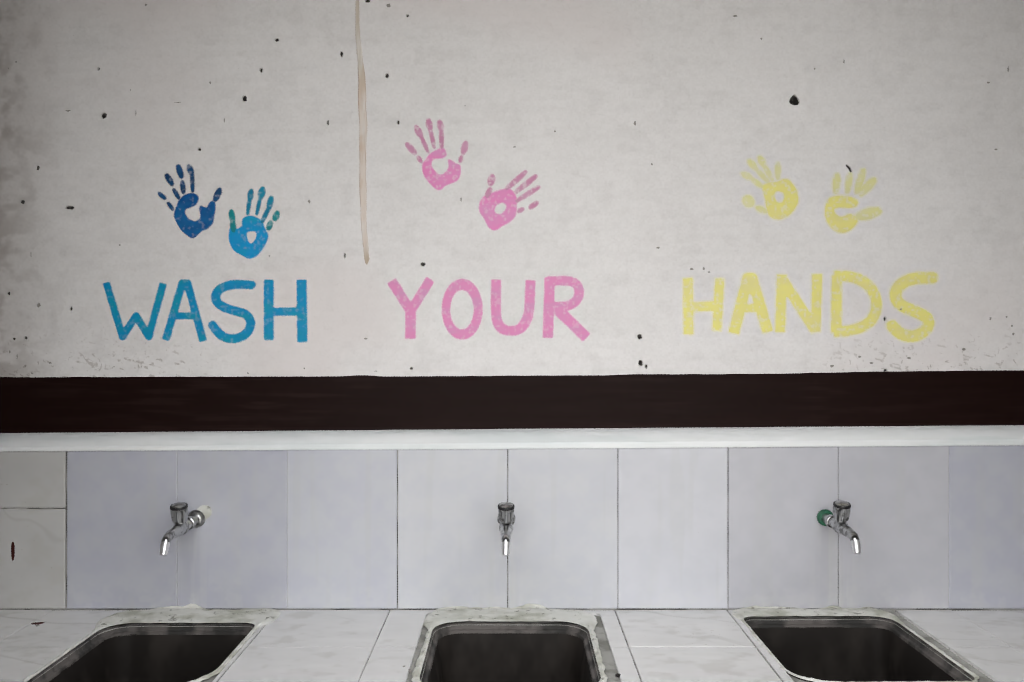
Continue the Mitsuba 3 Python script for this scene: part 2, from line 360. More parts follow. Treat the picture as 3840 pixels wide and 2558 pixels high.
grey_chips = [plan(chip_shape(u, v, a, b)) for u, v, a, b, d in chips if not d]
big_chip = plan(Polygon(chaikin([(2960, 376), (2975, 355), (2985, 358), (2997, 378), (2996, 393), (2975, 395), (2960, 386)], 1, True)))
holes = unary_union(dark_chips + grey_chips + [big_chip])
face = sbox(-1.35, 1.19, 1.35, 2.42).difference(holes)
lower = sbox(-1.35, 0.0, 1.35, 1.19)
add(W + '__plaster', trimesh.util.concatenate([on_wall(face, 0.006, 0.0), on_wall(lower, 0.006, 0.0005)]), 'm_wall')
add(W + '__backing', boxm(-1.35, 1.35, 0.0058, 0.20, 0, 2.42), 'm_concrete')
k = add(W + '__chip', on_wall(big_chip.buffer(0.001), 0.0057, 0.003), 'm_chip_dark'); tag(k, 'largest dark chip, high above the yellow handprints')
k = add(W + '__pit', trimesh.util.concatenate([on_wall(c.buffer(0.0008), 0.0056, 0.0022) for c in dark_chips]), 'm_chip_dark'); tag(k, 'small dark pits scattered in the plaster', kind='stuff')
k = add(W + '__scuff', trimesh.util.concatenate([on_wall(c.buffer(0.0006), 0.0055, 0.0006) for c in grey_chips]), 'm_chip_grey'); tag(k, 'small grey scuffs scattered over the plaster', kind='stuff')

edges = [ragged(c.buffer(0.0011), 0.0009, 0.003, j).difference(holes) for j, c in enumerate(dark_chips + [big_chip])]
k = add(W + '__undercoat', trimesh.util.concatenate([on_wall(c, 0.0003, -0.0002) for c in edges]), 'm_undercoat'); tag(k, 'grey undercoat bared round the dark pits', kind='stuff')

# brown band, its edges a little uneven
us = np.linspace(-900, 4740, 240)
top = np.interp(us, [0, 1270, 1330, 1380, 1440, 2280, 2360, 2900, 3280, 3840], [1415, 1412, 1408, 1408, 1412, 1408, 1404, 1402, 1394, 1389]) + 1.3 * (meshkit.fbm(np.column_stack([us / 40, us * 0, us * 0]), 3, 3) - 0.5) * 2
bot = np.interp(us, [0, 80, 130, 400, 950, 2000, 2250, 2400, 2950, 3280, 3840], [1634, 1633, 1630, 1627, 1623, 1615, 1612, 1610, 1606, 1601, 1600]) + 2.0 * (meshkit.fbm(np.column_stack([us / 28, us * 0, us * 0]), 3, 9) - 0.5) * 2
band = plan(Polygon(np.vstack([np.column_stack([us, top]), np.column_stack([us, bot])[::-1]])))
band = band.intersection(sbox(-1.34, 0, 1.34, 3))
k = add(W + '__band', on_wall(band, 0.0002, -0.0015), 'm_band'); tag(k, 'dark brown painted band along the foot of the wall')

# drip stain: a raised runnel
path = np.array([(1337, -40), (1339, 20), (1344, 150), (1352, 230), (1357, 330), (1361, 450), (1360, 560), (1361, 700), (1366, 850), (1373, 930), (1375, 975), (1375, 992)], float)
wid = np.array([7, 7, 8, 12, 14, 16, 15, 13, 12, 11, 9, 3], float)
tt = np.linspace(0, len(path) - 1, 120)
pu = np.column_stack([np.interp(tt, range(len(path)), path[:, 0]), np.interp(tt, range(len(path)), path[:, 1])])
pw = np.interp(tt, range(len(path)), wid) * (0.8 + 0.4 * meshkit.fbm(np.column_stack([tt * 1.7, tt * 0, tt * 0]), 3, 4))
wob = (meshkit.fbm(np.column_stack([tt * 1.1, tt * 0 + 4, tt * 0]), 3, 8) - 0.5) * 7
prof = [(-1.0, 0.0001), (-0.8, -0.0005), (-0.5, -0.0008), (-0.2, -0.0004), (0.3, -0.0005), (0.6, -0.0009), (0.85, -0.0005), (1.0, 0.0001)]
v, uvs = [], []
for i in range(len(tt)):
    for s, yy in prof:
        v.append((X(pu[i, 0] + wob[i] + s * pw[i]), yy, Z(pu[i, 1]))); uvs.append((0.5 + s / 2, i / len(tt)))
f = []
m_ = len(prof)
for i in range(len(tt) - 1):
    for j in range(m_ - 1):
        a = i * m_ + j
        f += [[a, a + m_, a + m_ + 1], [a, a + m_ + 1, a + 1]]
k = add(W + '__drip_stain', trimesh.Trimesh(np.array(v), f, process=False), 'm_stain', True, np.array(uvs)); tag(k, 'beige and brown drip stain running down from the top')

# lettering, as brush strokes
def stroke(pts, w, smooth=0, cap='flat'):
    p = chaikin(pts, smooth) if smooth else np.asarray(pts, float)
    return LineString(p).buffer(w / 2, cap_style=cap, join_style='round', quad_segs=6)
def z24(ox, oy, pts):
    return [(ox + x / 2.24, oy + y / 2.24) for x, y in pts]
def letter(*strokes):
    g = unary_union(strokes)
    return g.buffer(-3).buffer(5).buffer(-2)
a5, a6, a7, a8 = (0, 700), (950, 700), (1900, 700), (2840, 700)
q = 1 / 2.24
wash = [letter(stroke(z24(*a5, [(893, 805), (1030, 1262), (1145, 1085), (1250, 1262), (1372, 812)]), 62 * q)),
        letter(stroke(z24(*a5, [(1392, 1290), (1532, 812), (1575, 812), (1708, 1300)]), 66 * q), stroke(z24(*a5, [(1455, 1086), (1640, 1086)]), 60 * q)),
        letter(stroke(z24(*a5, [(2112, 826), (1960, 818), (1850, 850), (1798, 930), (1850, 1005), (1960, 1040), (2075, 1070), (2118, 1150), (2070, 1245), (1970, 1285), (1860, 1262), (1785, 1165)]), 76 * q, 3, 'round')),
        letter(stroke(z24(*a6, [(130, 782), (130, 1290)]), 84 * q), stroke(z24(*a6, [(406, 782), (412, 1306)]), 86 * q), stroke(z24(*a6, [(130, 1050), (410, 1050)]), 70 * q))]
oval = affinity.translate(affinity.scale(Point(0, 0).buffer(1, quad_segs=16), 172 * q, 256 * q), 950 + 1755 * q, 700 + 1030 * q)
oval_in = affinity.translate(affinity.scale(Point(0, 0).buffer(1, quad_segs=16), 98 * q, 166 * q), 950 + 1752 * q, 700 + 1034 * q)
your = [letter(stroke(z24(*a6, [(1160, 792), (1322, 1045)]), 84 * q), stroke(z24(*a6, [(1488, 778), (1322, 1045)]), 78 * q), stroke(z24(*a6, [(1322, 1020), (1320, 1280)]), 88 * q)),
        oval.difference(oval_in),
        letter(stroke(z24(*a6, [(2040, 780), (2036, 1060), (2050, 1150), (2100, 1208), (2220, 1214), (2285, 1150), (2320, 1050), (2328, 786)]), 84 * q, 2)),
        letter(stroke(z24(*a7, [(362, 765), (345, 1272)]), 88 * q), stroke(z24(*a7, [(340, 795), (480, 788), (580, 802), (618, 885), (585, 970), (500, 1008), (390, 1006)]), 80 * q, 2),
               stroke(z24(*a7, [(415, 1020), (672, 1270)]), 92 * q))]
hands = [letter(stroke(z24(*a7, [(1522, 765), (1528, 1245)]), 92 * q), stroke(z24(*a7, [(1790, 765), (1765, 1215)]), 86 * q), stroke(z24(*a7, [(1540, 1012), (1770, 1000)]), 88 * q)),
         letter(stroke(z24(*a7, [(1905, 1235), (2025, 770), (2060, 770), (2195, 1225)]), 100 * q), stroke(z24(*a7, [(1960, 1020), (2120, 1020)]), 74 * q)),
         letter(stroke(z24(*a8, [(190, 1225), (205, 735)]), 92 * q), stroke(z24(*a8, [(205, 770), (490, 1215)]), 94 * q), stroke(z24(*a8, [(490, 1225), (502, 730)]), 92 * q)),
         letter(stroke(z24(*a8, [(668, 745), (662, 1230)]), 96 * q), stroke(z24(*a8, [(640, 752), (800, 752), (940, 825), (1002, 945), (1000, 1050), (940, 1150), (800, 1212), (640, 1218)]), 98 * q, 2)),
         letter(stroke(z24(*a8, [(1470, 765), (1290, 770), (1180, 835), (1150, 925), (1200, 1000), (1320, 1045), (1432, 1100), (1440, 1180), (1340, 1262), (1210, 1250), (1130, 1170)]), 106 * q, 3, 'round'))]
for word, mat, lab in ((wash, 'm_paint:wash', 'blue hand-painted word WASH'), (your, 'm_paint:rose', 'pink hand-painted word YOUR'), (hands, 'm_paint:yellow', 'yellow hand-painted word HANDS')):
    base = W + '__lettering' + ({'m_paint:wash': '', 'm_paint:rose': '_001', 'm_paint:yellow': '_002'}[mat])
    tag(base, lab)
    for i, g in enumerate(word):
        g = ragged(plan(g), 0.00075, 0.0034, i + 3)
        painted(base + '__letter', g, -0.0006, mat.split(':')[1], i)

# handprints
def zz(ox, oy, s, pts):
    return [(ox + x / s, oy + y / s) for x, y in pts]
def blob(pts, w, s, o):
    """A finger pad: a fat stroke that is narrower at its ends."""
    p = np.array(zz(*o, s, pts)); w = (1.42 if o == (2700, 540) else 1.22) * w / s
    n = 7
    parts = []
    for i in range(n):
        t = i / (n - 1)
        c = p[0] * (1 - t) + p[1] * t
        r = w / 2 * (0.72 + 0.28 * math.sin(math.pi * min(1, t * 1.05)))
        parts.append(Point(*c).buffer(r, quad_segs=5))
    return unary_union([unary_union(parts[i:i + 2]).convex_hull for i in range(n - 1)])
def handprint(idx, label, o, s, palm, hole, fingers, m_palm, m_finger, m_thumb=None):
    base = W + '__handprint' + (f'_{idx:03d}' if idx else '')
    tag(base, label)
    g = Polygon(chaikin(zz(*o, s, palm), 2, True)).buffer(0)
    g = g.buffer(2.6)
    if hole:
        g = g.difference(Polygon(chaikin(zz(*o, s, hole), 2, True)).buffer(-2.6))
    painted(base + '__palm', ragged(plan(g), 0.0007, 0.0030, idx + 20), -0.0006, m_palm.split(':')[1], idx)
    for name, lines in fingers:
        g = unary_union([blob(l[:2], l[2], s, o) for l in lines])
        tone = m_thumb if (m_thumb and name in ('thumb', 'little_finger')) else m_finger
        painted(base + '__' + name, ragged(plan(g), 0.0006, 0.0024, idx + 31), -0.0008, tone.split(':')[1], idx)
B, PK, YL = (520, 560), (1460, 400), (2700, 540)
handprint(0, 'navy blue handprint, upper left of the pair over WASH', B, 3.408,
          [(500, 690), (560, 605), (640, 570), (710, 565), (760, 600), (762, 650), (730, 710), (650, 742), (600, 755), (578, 805), (605, 862), (660, 912), (725, 930), (780, 905), (805, 850), (782, 790), (778, 725), (830, 745), (885, 755), (905, 690), (940, 665), (978, 680), (972, 780), (958, 890), (930, 965), (870, 1020), (812, 1028), (760, 1085), (700, 1140), (645, 1108), (575, 1060), (515, 985), (465, 885), (455, 830), (480, 760)], None,
          [('little_finger', [((265, 565), (335, 628), 52), ((378, 688), (440, 772), 46)]), ('ring_finger', [((362, 335), (425, 445), 66), ((450, 518), (515, 625), 50)]), ('middle_finger', [((508, 220), (548, 350), 70), ((558, 420), (574, 550), 58)]),
           ('index_finger', [((645, 220), (682, 320), 66), ((683, 315), (690, 535), 50)]), ('thumb', [((1035, 520), (980, 645), 72)])], 'm_paint:navy', 'm_paint:navy_finger')
handprint(1, 'light blue handprint, lower right of the pair over WASH', B, 3.408,
          [(1160, 1060), (1185, 970), (1255, 1035), (1330, 985), (1322, 900), (1380, 858), (1450, 855), (1525, 888), (1580, 925), (1600, 1000), (1640, 1070), (1655, 1115), (1622, 1200), (1572, 1290), (1500, 1362), (1408, 1405), (1320, 1342), (1240, 1312), (1185, 1240), (1158, 1140)],
          [(1380, 1040), (1505, 1040), (1522, 1090), (1495, 1165), (1445, 1218), (1405, 1205), (1372, 1120)],
          [('index_finger', [((1440, 535), (1422, 640), 66), ((1420, 640), (1392, 825), 48)]), ('middle_finger', [((1585, 510), (1560, 610), 80), ((1558, 610), (1510, 825), 46)]), ('ring_finger', [((1695, 625), (1668, 745), 70), ((1665, 745), (1580, 925), 52)]),
           ('little_finger', [((1772, 815), (1742, 890), 72), ((1690, 935), (1660, 1015), 66)]), ('thumb', [((1185, 795), (1202, 930), 68), ((1200, 930), (1215, 1040), 66)])], 'm_paint:cyan', 'm_paint:cyan_finger', 'm_paint:teal_finger')
handprint(2, 'pink handprint, upper left of the pair over YOUR', PK, 3.136,
          [(390, 680), (430, 630), (475, 560), (560, 518), (620, 485), (655, 515), (672, 560), (630, 605), (560, 602), (500, 620), (485, 690), (520, 755), (580, 808), (645, 805), (695, 740), (712, 690), (685, 622), (740, 645), (790, 685), (830, 682), (838, 760), (812, 855), (740, 895), (650, 922), (590, 990), (515, 935), (448, 865), (398, 775)], None,
          [('little_finger', [((210, 445), (298, 542), 62), ((342, 595), (375, 645), 46)]), ('ring_finger', [((320, 248), (370, 345), 66), ((375, 350), (455, 535), 42)]), ('middle_finger', [((460, 165), (480, 265), 64), ((480, 265), (528, 478), 44)]),
           ('index_finger', [((592, 185), (612, 265), 64), ((613, 270), (615, 480), 48)]), ('thumb', [((898, 432), (870, 542), 66), ((848, 590), (830, 645), 42)])], 'm_paint:pink', 'm_paint:pink_finger')
handprint(3, 'pink handprint with fingers slanting to the right, lower of the pair over YOUR', PK, 3.136,
          [(1058, 1150), (1105, 1060), (1175, 1025), (1260, 1008), (1330, 975), (1425, 965), (1485, 1040), (1492, 1130), (1492, 1250), (1445, 1335), (1335, 1395), (1235, 1460), (1165, 1415), (1125, 1315), (1068, 1245)],
          [(1240, 1155), (1335, 1112), (1392, 1160), (1375, 1225), (1290, 1288), (1222, 1240)],
          [('thumb', [((1210, 825), (1192, 905), 74), ((1185, 975), (1150, 1055), 60)]), ('index_finger', [((1600, 772), (1380, 965), 56)]), ('middle_finger', [((1722, 820), (1488, 1005), 56)]), ('ring_finger', [((1752, 948), (1500, 1110), 52)]),
           ('little_finger', [((1735, 1130), (1660, 1185), 54), ((1570, 1205), (1520, 1232), 46)])], 'm_paint:pink', 'm_paint:pink_finger')
handprint(4, 'pale yellow handprint, left of the pair over HANDS', YL, 3.567,
          [(550, 560), (670, 505), (760, 515), (840, 470), (910, 470), (990, 560), (1045, 660), (1045, 800), (965, 920), (855, 1005), (740, 1010), (645, 960), (615, 830), (600, 700)],
          [(715, 650), (790, 625), (850, 655), (868, 720), (820, 800), (745, 775)],
          [('little_finger', [((305, 400), (420, 455), 70), ((440, 480), (560, 570), 60)]), ('ring_finger', [((395, 235), (480, 330), 74), ((490, 345), (640, 500), 62)]), ('middle_finger', [((530, 190), (590, 290), 76), ((600, 310), (700, 480), 62)]),
           ('index_finger', [((775, 265), (770, 460), 66)]), ('thumb', [((355, 745), (405, 795), 120), ((500, 855), (610, 905), 70)])], 'm_paint:yellow', 'm_paint:yellow_pale')
handprint(5, 'pale yellow handprint with a dark chip at its fingers, rightmost of all the handprints', YL, 3.567,
          [(1400, 880), (1435, 745), (1530, 690), (1680, 695), (1840, 730), (1850, 820), (1760, 858), (1640, 850), (1550, 850), (1510, 890), (1560, 960), (1640, 985), (1720, 935), (1790, 950), (1850, 1010), (1800, 1110), (1700, 1180), (1600, 1195), (1480, 1120), (1415, 1020)], None,
          [('thumb', [((1865, 965), (2110, 900), 118)]), ('index_finger', [((1565, 425), (1550, 640), 84)]), ('middle_finger', [((1740, 410), (1700, 640), 72)]), ('ring_finger', [((1915, 360), (1830, 640), 80)]), ('little_finger', [((2055, 485), (1885, 665), 92)])], 'm_paint:yellow', 'm_paint:yellow_pale')

# ------------------------------------------------------------------ tiled backsplash
BS = 'tiled_backsplash'
tag(BS, 'row of glossy pale blue-white tiles under the brown band, with a white ledge on top', 'backsplash')
YT = -0.033                                     # face of the tiles
HC = 0.8145                                      # top of the counter
ZT = 1.106                                      # top of the tiles, hidden by the ledge
add(BS + '__mortar_bed', boxm(-1.33, 1.33, -0.0262, 0.0004, HC - 0.02, ZT - 0.004), 'm_concrete')
PITCH, X1 = 0.1955, -0.0077
mats = {-6: 'm_marble_wall', -5: 'm_marble_wall', -4: 'm_tile:lavender_shaded', -3: 'm_tile:lavender_shaded', -2: 'm_tile:blue', -1: 'm_tile:grey', 0: 'm_tile:grey', 1: 'm_tile:white', 2: 'm_tile:warm', 3: 'm_tile:warm', 4: 'm_tile:lavender_shaded', 5: 'm_tile:lavender_shaded'}
gap = {-4: 0.0014, -3: 0.0010, -2: 0.0010, -1: 0.0019, 0: 0.0014, 1: 0.0014, 2: 0.0019, 3: 0.0013, 4: 0.0010, 5: 0.001, 6: 0.001, -5: 0.001, -6: 0.001}   # joint at the left of tile k
ZB = HC + 0.0020
def wall_tile(x0, x1, z0, z1, mat, key=BS + '__tile'):
    m = boxm(x0, x1, YT, -0.0255, z0, z1, 0.0009)
    c = np.array([(x0 + x1) / 2, YT, (z0 + z1) / 2])
    for ax, amp in (([0, 0, 1], 0.0022), ([1, 0, 0], 0.0016)):
        m.apply_transform(trimesh.transformations.rotation_matrix(rng.uniform(-amp, amp), ax, c))
    m.apply_translation([0, rng.uniform(-0.0004, 0.0004), 0])
    return add(key, m, mat)
for kk in range(-4, 6):
    x0, x1 = X1 + kk * PITCH + gap[kk] / 2, X1 + (kk + 1) * PITCH - gap[kk + 1] / 2
    key = wall_tile(x0, x1, ZB, ZT, mats[kk])
xl = X1 - 4 * PITCH - 0.0008                    # left of that the tiles lie differently: two on top of each other
zj = 0.994
for x0, x1 in ((xl - 0.236, xl - 0.002), (xl - 0.50, xl - 0.238)):
    k1 = wall_tile(x0, x1, zj + 0.0012, ZT - 0.004, 'm_marble_wall'); k2 = wall_tile(x0, x1, ZB, zj - 0.0012, 'm_marble_wall')
    if x0 > -1.05:
        tag(k1, 'warm grey marbled tile at the left end, upper one'); tag(k2, 'warm grey marbled tile at the left end with a rusty mark')
for kk in range(-4, 6):                         # joints filled a little below the faces
    g = max(gap[kk], 0.0008)
    xj = X1 + kk * PITCH
    add(BS + '__grout', boxm(xj - g / 2 - 0.001, xj + g / 2 + 0.001, -0.0315 if g < 0.0012 else -0.0300, -0.0260, ZB, ZT), 'm_grout_light' if g < 0.0012 else 'm_grout_dark')
add(BS + '__grout', boxm(-1.32, xl, -0.0305, -0.0262, zj - 0.003, zj + 0.003), 'm_grout_dark')
add(BS + '__grout', boxm(-1.32, 1.32, -0.0300, -0.0258, HC - 0.015, ZB + 0.002), 'm_grout_dark')
mark = plan(Polygon(chaikin([(44, 2030), (53, 2036), (55, 2080), (50, 2104), (44, 2100), (41, 2060)], 1, True)))
mark = affinity.translate(affinity.scale(mark, 0.98, 0.98, origin=(0, CAM_Z)), 0, 0)
k = add(BS + '__rust_mark', on_wall(mark, YT + 0.001, YT - 0.0012), 'm_rust'); tag(k, 'dark rusty nail mark in the leftmost tile')
# white ledge: sloped top that meets the wall under the brown band, rounded nose over the tiles
xs = np.linspace(-1.33, 1.33, 90)
def ledge_ring(x):
    u = x / S + 1920
    sl = np.interp(u, [0, 3840], [0.5, -0.5]) * 26 * S
    w = 0.0008 * (meshkit.fbm(np.array([[x * 9, 0.3, 0.0]]), 3, 2)[0] - 0.5)
    zt, zb = Z(1611) - sl * -1 * -1, Z(1684) - sl * -1 * -1
    zt = Z(np.interp(u, [0, 1900, 3840], [1628, 1612, 1598])) + 0.002
    zb = CAM_Z - (np.interp(u, [0, 1900, 3840], [1694, 1685, 1671]) - 1260) * S * 0.978
    y0 = YT - 0.0035
    pts = [(0.0004, zt), (-0.006 + w, zt - 0.0005), (-0.016 + w, zt - 0.0045), (-0.026 + w, zt - 0.0105), (-0.0325 + w, zt - 0.0165), (y0 - 0.0008 + w, zt - 0.0215), (y0 - 0.001 + w, zb + 0.003), (y0 - 0.0004 + w, zb + 0.0006), (y0 + 0.0012, zb), (-0.0300, zb + 0.0002)]
    return [(x, y, z) for y, z in pts]
rings = [ledge_ring(x) for x in xs]
v = np.array(rings).reshape(-1, 3); n = len(rings[0]); f = []
for i in range(len(xs) - 1):
    for j in range(n - 1):
        a = i * n + j
        f += [[a, a + 1, a + n + 1], [a, a + n + 1, a + n]]
k = add(BS + '__ledge', trimesh.Trimesh(v, f, process=False), 'm_trim', 32); tag(k, 'white sloped ledge between the brown band and the tiles')
speck = affinity.translate(Polygon([(0, 0), (8, -7), (16, -3), (26, 4), (10, 6)]), 3258, 1617)
k = add(BS + '__chip', on_wall(plan(speck), 0.0, -0.012), 'm_chip_grey')

# ------------------------------------------------------------------ sinks
def outline(s, off, n_arc=20, n_side=26):
    """The rounded opening of sink s grown by off; the same number of points whatever off is; anticlockwise from the right side's front."""
    x0, x1, y0, y1 = s['x0'] - off, s['x1'] + off, s['y0'] - off, s['y1'] + off
    rs = [max(r + off, 0.004) for r in s['r']]                       # front-right, back-right, back-left, front-left
    cs = [(x1 - rs[0], y0 + rs[0], -90), (x1 - rs[1], y1 - rs[1], 0), (x0 + rs[2], y1 - rs[2], 90), (x0 + rs[3], y0 + rs[3], 180)]
    pts = []
    for i, (cx, cy, a0) in enumerate(cs):
        arc = [(cx + rs[i] * math.cos(math.radians(a0 + 90 * t / n_arc)), cy + rs[i] * math.sin(math.radians(a0 + 90 * t / n_arc))) for t in range(n_arc + 1)]
        pts += arc
        j = (i + 1) % 4
        nx = (cs[j][0] + rs[j] * math.cos(math.radians(cs[j][2])), cs[j][1] + rs[j] * math.sin(math.radians(cs[j][2])))
        pts += [(arc[-1][0] + (nx[0] - arc[-1][0]) * t / n_side, arc[-1][1] + (nx[1] - arc[-1][1]) * t / n_side) for t in range(1, n_side)]
    p = np.array(pts)
    c = np.array([(s['x0'] + s['x1']) / 2, (s['y0'] + s['y1']) / 2])
    th = s.get('rot', 0.0)
    R = np.array([[math.cos(th), -math.sin(th)], [math.sin(th), math.cos(th)]])
    return (p - c) @ R.T + c
def loft(rings, cap=False):
    n = len(rings[0]); v = np.vstack(rings); f = []
    for i in range(len(rings) - 1):
        for k in range(n):
            a, b = i * n + k, i * n + (k + 1) % n
            f += [[a, b, b + n], [a, b + n, a + n]]
    if cap:
        v = np.vstack([v, rings[-1].mean(0)[None]])
        for k in range(n):
            f.append([(len(rings) - 1) * n + k, (len(rings) - 1) * n + (k + 1) % n, len(v) - 1])
    return trimesh.Trimesh(v, f, process=False)
def at_z(p, z): return np.column_stack([p, np.full(len(p), z)])
sinks = [
    dict(x0=-0.684, x1=-0.429, y0=-0.412, y1=-0.108, r=(0.095, 0.022, 0.052, 0.03), rot=0.0, collar=(0.009, 0.094, 0.005, 0.008), cut=(0.008, 0.05, 0.004, 0.01),
         label='dark steel sink at the left of the counter, below the tap with pale mortar'),
    dict(x0=-0.133, x1=0.128, y0=-0.408, y1=-0.100, r=(0.05, 0.055, 0.052, 0.05), rot=0.0, collar=(0.009, 0.086, 0.009, 0.008), cut=(0.026, 0.05, 0.017, 0.01),
         label='dark steel sink in the middle of the counter, straight below the middle tap'),
    dict(x0=0.397, x1=0.658, y0=-0.380, y1=-0.070, r=(0.022, 0.040, 0.022, 0.062), rot=0.012, collar=(0.006, 0.052, 0.006, 0.008), cut=(0.024, 0.05, 0.003, 0.01),
         label='dark steel sink at the right of the counter, below the tap with a green collar'),
]
CT = 'tiled_counter'
tag(CT, 'white marbled tile counter with three sinks let into it', 'counter')
cut_all = []
for i, s in enumerate(sinks):
    key = 'sink' + (f'_{i:03d}' if i else '')
    tag(key, s['label'], 'sink', 'sinks let into the counter')
    nz = lambda off, sd: (meshkit.fbm(np.column_stack([outline(s, off) * 22, np.full(len(outline(s, off)), sd)]), 2, sd) - 0.5)[:, None]
    rim = [(0.001, -0.006), (0.0004, -0.0030), (-0.0012, -0.0024), (-0.0032, -0.0036), (-0.0048, -0.0070), (-0.0056, -0.0106), (-0.0072, -0.0116), (-0.0094, -0.0118), (-0.0106, -0.0132), (-0.0112, -0.0170)]
    rr = []
    for o, z in rim:
        p = at_z(outline(s, o), HC + z); p[:, 2:] += 0.0016 * nz(o, 3); rr.append(p)
    k = add(key + '__rim', loft(rr), 'm_rim', True)
    bowl = [(-0.0110, -0.0160), (-0.0122, -0.024), (-0.018, -0.05), (-0.021, -0.10), (-0.026, -0.132), (-0.034, -0.147), (-0.048, -0.155), (-0.075, -0.158), (-0.10, -0.160)]
    add(key + '__bowl', loft([at_z(outline(s, o), HC + z) for o, z in bowl], True), 'm_bowl', True)
    c = [(s['x0'] + s['x1']) / 2, (s['y0'] + s['y1']) / 2, HC - 0.1605]
    add(key + '__drain', lathe([(0.0, 0.0), (0.001, 0.012), (0.0005, 0.016), (0.003, 0.019), (0.0035, 0.026), (0.0015, 0.030)], c, [0, 0, 1]), 'm_rim', 40)
    # opening cut in the counter's tiles
    cr, cb, cl, cf = s['cut']
    core = Polygon(outline(s, 0.0))
    big = sbox(s['x0'] - cl, s['y0'] - cf, s['x1'] + cr, s['y1'] + cb)
    big = big.buffer(-0.012).buffer(0.012) if i != 2 else big
    cut_all.append(unary_union([core.buffer(0.003), affinity.rotate(big, math.degrees(s['rot']))]))
    # mortar collar: from the sink's edge out over the tiles, up the wall behind
    cr, cb, cl, cf = s['collar']
    ring0 = outline(s, -0.0015)
    cen = ring0.mean(0)
    N = len(ring0)
    hx, hy = (s['x1'] - s['x0']) / 2, (s['y1'] - s['y0']) / 2
    nrm = outline(s, 0.001) - outline(s, 0.0)
    nrm /= np.linalg.norm(nrm, axis=1, keepdims=True) + 1e-12
    wsum = np.abs(nrm) ** 2
    width = wsum[:, 0] * np.where(nrm[:, 0] > 0, cr, cl) + wsum[:, 1] * np.where(nrm[:, 1] > 0, cb, cf)
    q3 = np.column_stack([ring0 * 30, np.full(N, i * 5.0)])
    width = width * (0.72 + 0.62 * meshkit.fbm(q3, 3, 30 + i)) + 0.007 * (meshkit.fbm(q3 * 4, 2, 50 + i) - 0.5)
    width = np.maximum(width, 0.002)
    K = 15
    rows = []
    for j in range(K + 1):
        t = j / K
        p = ring0 + nrm * (width * t)[:, None]
        # over-long parts of the back are pressed against the wall and climb it
        lim = YT + 0.0004
        over = np.clip(p[:, 1] - lim, 0, None)
        p[:, 1] = np.minimum(p[:, 1], lim)
        bulk = 0.0042 * math.sin(math.pi * min(1, 0.12 + 0.88 * t)) * np.clip(width / 0.02, 0.35, 1.0)
        z = -0.0012 * (1 - t) ** 3 + bulk * (0.5 + meshkit.fbm(np.column_stack([p * 55, np.full(N, 2.0 + i)]), 3, 60 + i)) + 0.0030 * math.sin(math.pi * t) * (meshkit.fbm(np.column_stack([p * 130, np.full(N, 7.0 + i)]), 3, 90 + i) - 0.5) - 0.0012 * (t > 0.99)
        z = z + over * 0.32 * (0.3 + 1.4 * meshkit.fbm(np.column_stack([p[:, 0] * 30, p[:, 0] * 0, p[:, 0] * 0 + i]), 3, 77))
        p3 = np.column_stack([p, HC + z]); p3[:, 1] -= np.where(over > 0, 0.0012 + 0.0010 * meshkit.fbm(np.column_stack([p3[:, 0] * 60, p3[:, 2] * 60, p3[:, 0] * 0]), 2, 5), 0)
        rows.append(p3)
    k = add(CT + '__mortar', loft(rows), 'm_mortar', True); tag(k, ['rough greenish mortar round the left sink', 'rough pale mortar round the middle sink', 'pale mortar round the right sink'][i])
cut_u = unary_union(cut_all)

# ------------------------------------------------------------------ counter
CF = -0.60
CP, CX = 0.1990, -0.216
add(CT + '__slab', boxm(-1.02, 1.02, CF + 0.012, -0.004, HC - 0.075, HC - 0.0085).difference(trimesh.util.concatenate([])) if False else flat(sbox(-0.988, CF + 0.012, 1.028, -0.03).difference(unary_union([Polygon(outline(s, -0.004)) for s in sinks])), HC - 0.075, HC - 0.0045), 'm_bed')
rows_y = [(-0.2315, YT - 0.0010), (-0.4300, -0.2340), (CF, -0.4325)]
for (ya, yb) in rows_y:
    for kx in range(-5, 6):
        xa, xb = CX + kx * CP + 0.0011, CX + (kx + 1) * CP - 0.0011
        xa, xb = max(xa, -0.985), min(xb, 1.025)
        if xb - xa < 0.01: continue
        full = sbox(xa, ya, xb, yb)
        g = full.difference(cut_u)
        if g.is_empty: continue
        dz = rng.uniform(-0.0005, 0.0005)
        if abs(g.area - full.area) < 1e-7:
            m = boxm(xa, xb, ya, yb, HC - 0.0086, HC + dz, 0.0009)
            m.apply_transform(trimesh.transformations.rotation_matrix(rng.uniform(-0.003, 0.003), [1, 0, 0], [(xa + xb) / 2, (ya + yb) / 2, HC]))
            add(CT + '__tile', m, 'm_marble')
        else:
            for part in polys(g):
                if part.area > 2e-5:
                    add(CT + '__tile', flat(part, HC - 0.0086, HC + dz), 'm_marble')
for kx in range(-4, 7):                         # joints
    xj = CX + kx * CP
    g = sbox(xj - 0.0022, CF + 0.01, xj + 0.0022, YT).difference(cut_u)
    for part in polys(g):
        add(CT + '__grout', flat(part, HC - 0.0080, HC - 0.0022), 'm_grout_dark')
for yj, m in ((-0.23275, 'm_grout_light'), (-0.43125, 'm_grout_light')):
    for part in polys(sbox(-0.985, yj - 0.0022, 1.025, yj + 0.0022).difference(cut_u)):
        add(CT + '__grout', flat(part, HC - 0.0081, HC - 0.0012), m)
add(CT + '__front', boxm(-0.985, 1.025, CF - 0.010, CF + 0.011, HC - 0.09, HC - 0.0095, 0.001), 'm_marble')
for xa in (-0.84, -0.29, 0.27, 0.86):           # low walls that carry it
    add(CT + '__support', boxm(xa - 0.05, xa + 0.05, CF + 0.06, -0.001, 0.0, HC - 0.0755), 'm_concrete')
